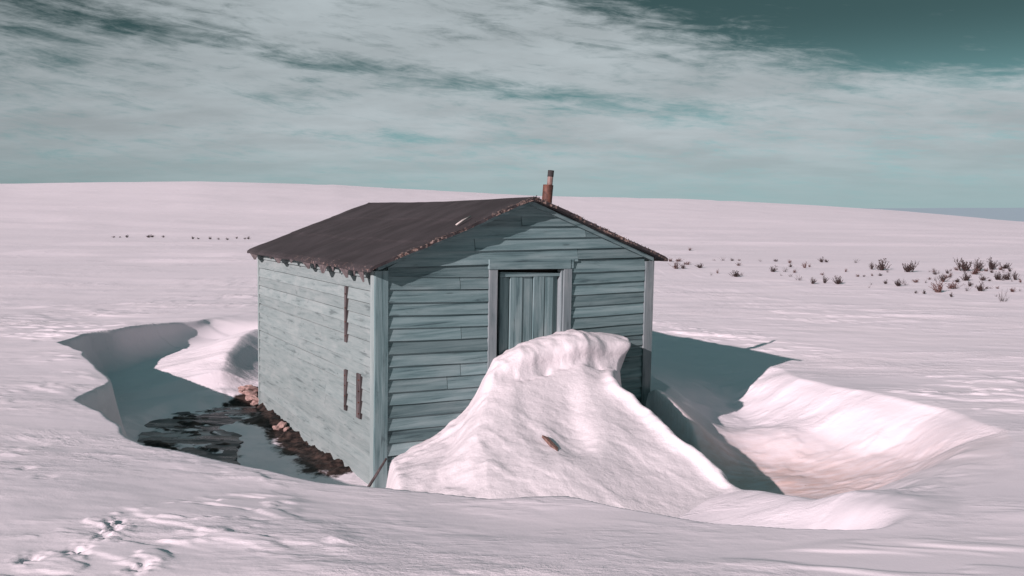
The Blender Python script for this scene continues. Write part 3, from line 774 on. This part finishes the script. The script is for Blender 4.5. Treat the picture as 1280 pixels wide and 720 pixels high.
# one torn flap at the right eave
mb = MB(); p = [loc(W + .03, -.05, ZE + .03), loc(W + .03, .45, ZE + .03), loc(W + .035, .30, ZE - .085), loc(W + .03, .02, ZE - .10)]
mb.add(p + [(x + .006, y, z) for x, y, z in p], [(0, 1, 2, 3), (7, 6, 5, 4), (0, 4, 5, 1), (1, 5, 6, 2), (2, 6, 7, 3), (3, 7, 4, 0)]); mb.build('tar_paper_flap', M_FLAP, rf)
# stove pipe on the far slope just behind the ridge
def ring_tube(p0, p1, r, mat, name, parent, n=18):
    mb = MB(); p0, p1 = Vector(p0), Vector(p1); d = (p1 - p0)
    up = d.normalized(); u = up.orthogonal().normalized(); w = up.cross(u); N = 5
    for rr, rev in ((r, 0), (r * .88, 1)):
        b = len(mb.v)
        for i in range(N + 1):
            for j in range(n):
                a = 2 * math.pi * j / n; dent = 1 + .03 * mnoise.noise((math.cos(a) * 2, math.sin(a) * 2, i * 1.3))
                q = p0 + d * i / N + (u * math.cos(a) + w * math.sin(a)) * rr * dent; mb.v.append(tuple(q)); mb.t.append(.5)
        for i in range(N):
            for j in range(n): mb.f.append((b + i * n + j, b + i * n + (j + 1) % n, b + (i + 1) * n + (j + 1) % n, b + (i + 1) * n + j))
    t = N * n; m = (N + 1) * n
    for j in range(n): mb.f.append((t + j, t + (j + 1) % n, m + t + (j + 1) % n, m + t + j))
    return mb.build(name, mat, parent, True)
ca, cb_ = W / 2 + .50, .45
zr_ = ZR - SLOPE * .50
col = ring_tube(loc(ca, cb_, zr_ - .05), loc(ca + .028, cb_, 1.975), .055, M_RUST, 'chimney', shed)
fl2 = ring_tube(loc(ca + .040, cb_, 1.90), loc(ca + .060, cb_, 2.125), .030, M_RUSTP, 'flue_pipe', col)
ring_tube(loc(ca + .054, cb_, 2.062), loc(ca + .0605, cb_, 2.130), .033, M_SOOT, 'pipe_cap', fl2)

# loose stick on the roof
def roof_pt(a, b, h=.02):
    z = ZR - SLOPE * abs(a - W / 2) + h; q = world(a, b, z); return q
mb = MB(); p0 = roof_pt(.82, .02, .022); p1 = roof_pt(1.02, .10, .028)
p2 = roof_pt(.90, .045, .03)
mb.tube([p0, p2, p1], [.008, .011, .006], 6); o = mb.build('wooden_stick', M_STICK, None, True)
tag(o, 'pale bleached stick lying on the dark roof near its front edge', 'stick')

# stick leaning at the near corner, stake in the drift
def worldray(px, py, y): 
    d = ray(px, py); return tuple(CAM + d * y)
mb = MB(); mb.tube([worldray(456, 616, 7.32), worldray(470, 594, 7.36), worldray(483, 573, 7.45)], [.014, .013, .010], 7)
o = mb.build('wooden_stick', M_BATTEN, None, True); tag(o, 'thin brown stick leaning against the near corner of the shed', 'stick')

def cast(px, py, y0=3., y1=120., use_mound=True):
    d = ray(px, py); ys = np.geomspace(y0, y1, 900)[None]; x = d[0] * ys; zr = CAMZ + d[2] * ys
    z, _ = heights(x, ys)
    if use_mound: z = np.maximum(z, mound(x, ys))
    k = np.argmax((z >= zr)[0])
    return float(x[0, k]), float(ys[0, k]), float(z[0, k])
q = Vector(cast(693, 560, 5., 9.)); toC = (Vector((0, 0, CAMZ)) - q).normalized()
q += toC * .012
hh = .05; mz_ = lambda x, y: float(mound(np.array([[x]]), np.array([[y]]))[0, 0])
n_ = Vector((-(mz_(q.x + hh, q.y) - mz_(q.x - hh, q.y)) / (2 * hh), -(mz_(q.x, q.y + hh) - mz_(q.x, q.y - hh)) / (2 * hh), 1)).normalized()
up = Vector((-.30, .60, .80)); up = (up - n_ * up.dot(n_) + n_ * .12).normalized(); sd = up.cross(n_).normalized(); n_ = sd.cross(up).normalized(); q += n_ * .004
mb = MB(); Ls = .175
def sp(u, w, h): return tuple(q + up * u + sd * w + n_ * h)
mb.hexa([sp(-.06, -.010, -.02), sp(-.02, .024, -.02), sp(-.02, .024, .008), sp(-.06, -.010, .010), sp(Ls, -.020, -.012), sp(Ls * .80, .016, -.012), sp(Ls * .80, .016, .010), sp(Ls, -.020, .012)], .3)
o = mb.build('wooden_stake', M_STAKE); tag(o, 'short splintered brown piece of wood stuck in the face of the snow drift', 'piece of wood')

# ---------------------------------------------------------------- frozen clods in the pit
def clod_mesh(seed, sub=2):
    bm = bmesh.new(); bmesh.ops.create_icosphere(bm, subdivisions=sub, radius=1)
    for v in bm.verts:
        n = mnoise.noise(v.co * 1.1 + Vector((seed * 3.7, 0, 0))); n2 = mnoise.noise(v.co * 3 + Vector((0, seed * 2.1, 0)))
        v.co *= 1 + .6 * n + .4 * n2; v.co.z *= .8
    me = bpy.data.meshes.new('frozen_clod'); bm.to_mesh(me); bm.free(); return me
CL = [(clod_mesh(i), M_PSTONE) for i in range(4)] + [(clod_mesh(i + 9), M_DSTONE) for i in range(4)]
for me, m in CL: me.materials.append(m)
def clod(px, py, r, pinkish, label, group, zz=None):
    x, y, z = cast(px, py, 6., 14., False)
    me, _ = CL[(0 if pinkish else 4) + random.randrange(4)]
    o = link(bpy.data.objects.new('frozen_clod', me)); o.location = (x, y, z + r * .3); s = r * random.uniform(.6, 1.1); o.scale = (s * random.uniform(.8, 1.4), s * random.uniform(.8, 1.4), s * .6)
    o.rotation_euler = (random.uniform(-.5, .5), random.uniform(-.5, .5), random.uniform(0, 6.28)); tag(o, label, 'frozen clod', group)
for px, py, r in ((306, 488, .07), (313, 486, .075), (318.5, 489, .08), (310, 493, .07), (316, 496, .085), (321, 500, .07), (313, 500, .06), (319, 506, .07), (303, 490, .05)):
    clod(px, py, r, True, 'pinkish sunlit frozen clod heaped at the far left corner of the shed', 'pinkish clods at the back corner of the shed')
for px, py, r in ((346, 536, .05), (352, 533, .06), (358, 538, .055)): clod(px, py, r, True, 'reddish brown frozen clod lying against the foot of the bleached left wall', 'reddish clods along the left wall')
# ---------------------------------------------------------------- shrubs on the plain
def shrub_mesh(seed, n, spread, mat, tufted):
    rd = random.Random(seed); mb = MB()
    for i in range(n):
        az = rd.uniform(0, 6.28); tilt = rd.uniform(.05, spread); h = rd.uniform(.35, 1.0)
        p = Vector((rd.uniform(-.25, .25), rd.uniform(-.2, .2), -.08)); d = Vector((math.sin(tilt) * math.cos(az), math.sin(tilt) * math.sin(az), math.cos(tilt)))
        pts = [p]; seg = 4
        for k in range(seg):
            d = (d + Vector((rd.uniform(-.22, .22), rd.uniform(-.22, .22), rd.uniform(-.05, .12)))).normalized(); pts.append(pts[-1] + d * h / seg)
        mb.tube(pts, [.016, .013, .011, .008, .005], 4)
        for k in range(1, seg + 1):
            for _ in range(2 if tufted else 1):
                e = (d + Vector((rd.uniform(-.9, .9), rd.uniform(-.9, .9), rd.uniform(-.1, .6)))).normalized(); l = rd.uniform(.12, .30)
                mid = pts[k] + e * l * .5 + Vector((0, 0, rd.uniform(0, .04)))
                mb.tube([pts[k], mid, pts[k] + e * l], [.009, .007, .004], 3)
                if tufted:
                    for _ in range(3):   # buds and dead leaves
                        c = pts[k] + e * l * rd.uniform(.5, 1.05); r = rd.uniform(.02, .055)
                        a = Vector((rd.uniform(-1, 1), rd.uniform(-1, 1), rd.uniform(-1, 1))).normalized() * r; b2 = a.orthogonal().normalized() * r * .7
                        mb.add([c - a, c + b2, c + a, c - b2], [(0, 1, 2, 3)])
    me_o = mb.build('shrub', mat); me = me_o.data; bpy.data.objects.remove(me_o); return me
SH = {'dark': [shrub_mesh(100 + i, 26, 1.0, M_TWIG, True) for i in range(5)], 'red': [shrub_mesh(200 + i, 22, 1.05, M_TWIGR, True) for i in range(3)], 'thin': [shrub_mesh(300 + i, 11, .8, M_TWIG, False) for i in range(4)]}
def shrub(px, py, wpx, hpx, kind, label, group):
    x, y, z = cast(px, py, 10., 160., False)
    o = link(bpy.data.objects.new('shrub', random.choice(SH[kind]))); s = y / FPX
    o.location = (x, y, z); o.scale = (wpx * s / 1.25, wpx * s / 1.25, hpx * s / .85); o.rotation_euler = (0, 0, random.uniform(0, 6.28)); tag(o, label, 'shrub', group)
GB = 'large shrubs on the plain at the right'
for a in ((1205, 339, 21, 15, 'dark', 'largest dark bushy shrub, leftmost of the top row in the clump at far right'),
          (1222, 339, 15, 13, 'dark', 'dark bushy shrub just right of the largest shrub in the far right clump'),
          (1240, 337, 14, 13, 'dark', 'dark upright shrub at the right end of the top row of the far right clump'),
          (1256, 336, 14, 7, 'dark', 'low dark shrub trailing off at the right of the far right clump'),
          (1103, 338, 17, 13, 'dark', 'fan-shaped dark shrub standing apart between the shed and the far right clump'),
          (1136, 340, 19, 13, 'dark', 'forked dark shrub standing alone left of the far right clump'),
          (1173, 366, 17, 14, 'red', 'reddish brown shrub lowest at the left of the far right clump'),
          (1190, 361, 17, 8, 'red', 'low reddish shrub beside the reddish brown one in the far right clump'),
          (1254, 377, 17, 15, 'thin', 'sparse spiky shrub nearest to the camera, below the far right clump'),
          (1226, 364, 14, 10, 'dark', 'squat dark shrub in the lower middle of the far right clump'),
          (1207, 351, 14, 10, 'dark', 'dark tangled shrub right under the largest shrub of the far right clump'),
          (1248, 350, 15, 9, 'dark', 'dark hedge-like shrub in the middle row at the right of the far right clump'),
          (1259, 350, 14, 8, 'dark', 'dark hedge-like shrub between two others in the middle row at the far right'),
          (1269, 350, 8, 11, 'dark', 'narrow dark shrub at the right end of the middle row at the far right'),
          (1179, 352, 12, 8, 'dark', 'small slanting shrub at the left of the middle row of the far right clump'),
          (1228, 351, 10, 7, 'dark', 'small dark shrub under the top row in the centre of the far right clump'),
          (1208, 364, 10, 7, 'thin', 'thin low shrub in the bottom row of the far right clump'),
          (1218, 343, 16, 7, 'red', 'reddish low shrub under the top row of the far right clump'),
          (1123, 358, 12, 9, 'dark', 'rounded dark shrub low on the snow left of the far right clump'),
          (1132, 357, 9, 8, 'thin', 'thin fanned shrub touching the rounded dark shrub on its right'),
          (845, 336, 13, 8, 'red', 'reddish shrub on the plain just beside the right eave of the shed'),
          (854, 336, 9, 6, 'dark', 'dark shrub second from the right eave of the shed'),
          (875, 335, 12, 5, 'dark', 'flat dark shrub third from the right eave of the shed'),
          (919, 346, 15, 7, 'dark', 'low dense shrub alone in front of the thin row right of the shed'),
          (966, 340, 11, 6, 'dark', 'dark slanting shrub mid-plain between the shed and the right clump'),
          (981, 340, 11, 6, 'thin', 'thin shrub right of the dark slanting one in the middle of the plain'),
          (1047, 355, 13, 9, 'dark', 'dark leaning shrub right of the small forked one'),
          (1031, 354, 8, 8, 'dark', 'small dark forked shrub just left of the leaning one in the nearer row'),
          (1016, 355, 9, 7, 'dark', 'small dark slanting shrub left of the forked one in the nearer row'),
          (998, 351, 13, 8, 'thin', 'thin spreading shrub at the left end of the nearer row'),
          (1006, 335, 7, 7, 'red', 'small reddish shrub in the back of the middle of the plain'),
          (1027, 328, 7, 6, 'dark', 'small dark upright shrub on the back line of the plain'),
          (1033, 328, 6, 4, 'dark', 'dark round shrub right beside the upright one on the back line')):
    shrub(*a, GB)
for px, py, w, h in ((838, 327, 8, 4), (848, 327, 10, 4), (859, 331, 9, 4), (862, 313, 6, 3), (893, 326, 6, 2.5), (904, 326, 9, 4), (915, 326, 6, 3), (924, 326, 5, 2), (951, 327, 7, 3), (970, 327, 7, 3), (987, 329, 6, 4),
                     (988, 334, 6, 4), (1012, 334, 4, 4), (993, 341, 6, 4), (977, 345, 5, 3), (988, 346, 9, 4), (1028, 344, 6, 3), (1057, 340, 4, 4), (1072, 346, 6, 3), (1080, 346, 4, 2),
                     (1090, 337, 7, 8), (1090, 345, 4, 3), (1100, 345, 7, 3), (1107, 355, 7, 5), (1089, 356, 4, 4), (1086, 360, 4, 3), (1162, 340, 5, 3), (1184, 342, 5, 5), (1157, 354, 7, 4), (1188, 345, 5, 4),
                     (1145, 367, 5, 3), (1155, 368, 5, 5), (1189, 371, 5, 5), (1239, 361, 7, 3), (1247, 361, 5, 3), (1275, 364, 5, 4), (1245, 371, 4, 3), (1240, 341, 5, 4), (1274, 350, 4, 4), (897, 342, 4, 5)):
    shrub(px, py, w, h, random.choice(('thin', 'thin', 'dark', 'red')), 'tiny sparse twig tuft poking through the snow on the plain right of the shed', 'twig tufts on the plain right of the shed')
rd_ = random.Random(5)
for q_ in range(46):
    px = rd_.choice((rd_.uniform(830, 1275), rd_.uniform(1150, 1278), rd_.uniform(1165, 1275))); py = rd_.uniform(326, 345) + max(0, (px - 1000) / 275) * rd_.uniform(0, 26)
    shrub(px, py, rd_.uniform(4, 10), rd_.uniform(2.5, 6), rd_.choice(('thin', 'thin', 'red', 'dark')), 'tiny sparse twig tuft poking through the snow on the plain right of the shed', 'twig tufts on the plain right of the shed')
for px, py, w, h in ((142, 297, 5, 2), (150, 297, 4, 1.5), (159, 297, 6, 3), (186, 297, 7, 3.5), (190, 296.5, 6, 3), (204, 297, 4, 2.5), (241, 299, 5, 3), (248, 299, 4, 2), (263, 299, 5, 3), (273, 299.5, 4, 2), (284, 300, 5, 2.5), (296, 298.5, 4, 2.5), (311, 299, 5, 3), (306, 299, 4, 2)):
    shrub(px, py, w, h, 'dark', 'tiny dark twig tuft on the far snow line left of the shed roof', 'twig tufts left of the shed')

# ---------------------------------------------------------------- light, sky, camera
sun = bpy.data.lights.new('sun', 'SUN'); sun.energy = 4.7; sun.angle = R(.53); sun.color = (1.0, .83, .86)
so = link(bpy.data.objects.new('sun', sun))
tdir = Vector((math.cos(SUN_AZ) * math.cos(SUN_EL), math.sin(SUN_AZ) * math.cos(SUN_EL), -math.sin(SUN_EL)))
so.rotation_euler = tdir.to_track_quat('-Z', 'Y').to_euler(); so.location = (-20, -25, 14)

w = bpy.data.worlds.new('World'); SC.world = w; w.use_nodes = True; nt = w.node_tree
for n in list(nt.nodes): nt.nodes.remove(n)
k = NB(nt)
out = k.n('ShaderNodeOutputWorld'); bg = k.n('ShaderNodeBackground'); k.l(bg.outputs[0], out.inputs[0])
sky = k.n('ShaderNodeTexSky'); sky.sky_type = 'NISHITA'; sky.sun_disc = False; sky.sun_elevation = SUN_EL
sky.sun_rotation = math.atan2(-tdir.x, -tdir.y); sky.air_density = 1.0; sky.dust_density = .6; sky.ozone_density = 1.5
STR = .10; bg.inputs['Strength'].default_value = STR
tc = k.n('ShaderNodeTexCoord'); sx = k.n('ShaderNodeSeparateXYZ'); k.l(tc.outputs['Generated'], sx.inputs[0])
x_, y_, z_ = sx.outputs
az = k.math('ARCTAN2', x_, y_)                     # 0 straight ahead, positive to the right
el = k.math('ARCSINE', z_)
zc = k.math('ADD', k.math('MAXIMUM', z_, 0.), .13)
u = k.math('DIVIDE', x_, zc); v = k.math('DIVIDE', y_, zc)
cv = k.n('ShaderNodeCombineXYZ'); k.l(u, cv.inputs[0]); k.l(v, cv.inputs[1])
mp = k.n('ShaderNodeMapping'); k.l(cv.outputs[0], mp.inputs[0]); mp.inputs['Rotation'].default_value = (0, 0, .22); mp.inputs['Scale'].default_value = (.75, 1.0, 1)
n_big = k.noise(mp.outputs[0], .9, 4, .5, .3)
n_mid = k.noise(mp.outputs[0], 3.0, 9, .64, .4)
n_fine = k.noise(mp.outputs[0], 9.0, 8, .68, .6)
# ripples of thin high cloud, drawn out along the wind
c2 = k.n('ShaderNodeCombineXYZ'); k.l(k.math('ADD', k.math('MULTIPLY', az, 7.), k.math('MULTIPLY', el, 9.)), c2.inputs[0])
k.l(k.math('SUBTRACT', k.math('MULTIPLY', el, 36.), k.math('MULTIPLY', az, -3.4)), c2.inputs[1])
n_rip = k.noise(c2.outputs[0], 1.9, 10, .70, .5)
cov = k.math('ADD', k.math('ADD', k.math('MULTIPLY', n_big, .30), k.math('MULTIPLY', n_mid, .35)), k.math('ADD', k.math('MULTIPLY', n_fine, .35), k.math('MULTIPLY', n_rip, .75)))
cov = k.math('SUBTRACT', cov, .12)
def band(c0, slope, wd, amp, a0, a1):
    line = k.math('ADD', k.math('MULTIPLY', az, slope), c0)
    d = k.math('ABSOLUTE', k.math('SUBTRACT', el, line)); g = k.ramp(d, 0, wd, 1, 0)
    g = k.math('MULTIPLY', g, k.ramp(az, a0, a0 + .15)); g = k.math('MULTIPLY', g, k.ramp(az, a1 - .15, a1, 1, 0)); return k.math('MULTIPLY', g, amp)
cl = k.math('ADD', band(.142, -.135, .024, .15, -.64, .36), band(.086, -.03, .010, .09, -.35, .15))
# clear wedge at the upper right, thin broken cover at the upper left, open overhead
edge = k.math('SUBTRACT', el, k.math('SUBTRACT', .262, k.math('MULTIPLY', az, .36)))
wedge = k.math('MULTIPLY', k.ramp(edge, -.05, .09), k.ramp(el, .125, .165)); cl = k.math('ADD', cl, k.math('MULTIPLY', wedge, .46))
cl = k.math('ADD', cl, k.math('MULTIPLY', k.ramp(az, -.20, -.55), k.math('MULTIPLY', k.ramp(el, .08, .22), .13)))
cl = k.math('ADD', cl, k.ramp(el, .30, .55, 0, .30))
mask = k.ramp(k.math('SUBTRACT', cov, cl), .40, .80)
bw = k.n('ShaderNodeRGBToBW'); k.l(sky.outputs[0], bw.inputs[0])
teal = k.mix(1.0, (.46, .94, .99), bw.outputs[0], 'MULTIPLY')
sky_c = k.mix(.97, sky.outputs[0], teal)
hz = k.math('ADD', k.ramp(el, .05, .22, .62, .21), k.ramp(el, .40, .85, 0, .95))
skyd = k.n('ShaderNodeVectorMath', operation='SCALE'); k.l(sky_c, skyd.inputs[0]); k.l(hz, skyd.inputs['Scale'])
clv = k.ramp(k.noise(mp.outputs[0], 1.6, 8, .62), .3, .7, 3.6, 4.6)
clv = k.math('MULTIPLY', clv, k.ramp(az, -.62, -.10, .80, 1.0))
clc = k.n('ShaderNodeVectorMath', operation='SCALE'); clc.inputs[0].default_value = (.875, .985, 1.035); k.l(clv, clc.inputs['Scale'])
fin = k.mix(mask, skyd.outputs[0], clc.outputs[0])
hor = k.ramp(el, .0, .10, .90, 0)
hcol = k.n('ShaderNodeVectorMath', operation='SCALE'); hcol.inputs[0].default_value = (2.8, 3.85, 4.0); k.l(k.ramp(az, -.62, -.05, .72, 1.0), hcol.inputs['Scale'])
fin = k.mix(hor, fin, hcol.outputs[0])
k.l(fin, bg.inputs['Color'])
w.cycles.sampling_method = 'MANUAL'; w.cycles.sample_map_resolution = 1024

cam = bpy.data.cameras.new('camera'); cam.sensor_width = 36; cam.lens = 36 * FPX / 1280; cam.clip_end = 20000; cam.clip_start = .05
co = link(bpy.data.objects.new('camera', cam)); co.location = (0, 0, CAMZ); co.rotation_euler = (math.pi / 2 - PITCH, 0, 0); SC.camera = co
SC.view_settings.view_transform = 'Standard'; SC.view_settings.look = 'None'; SC.view_settings.exposure = 0.22; SC.view_settings.gamma = 1
SC.view_settings.use_curve_mapping = False
SC.cycles.max_bounces = 6; SC.cycles.diffuse_bounces = 1; SC.cycles.use_denoising = True
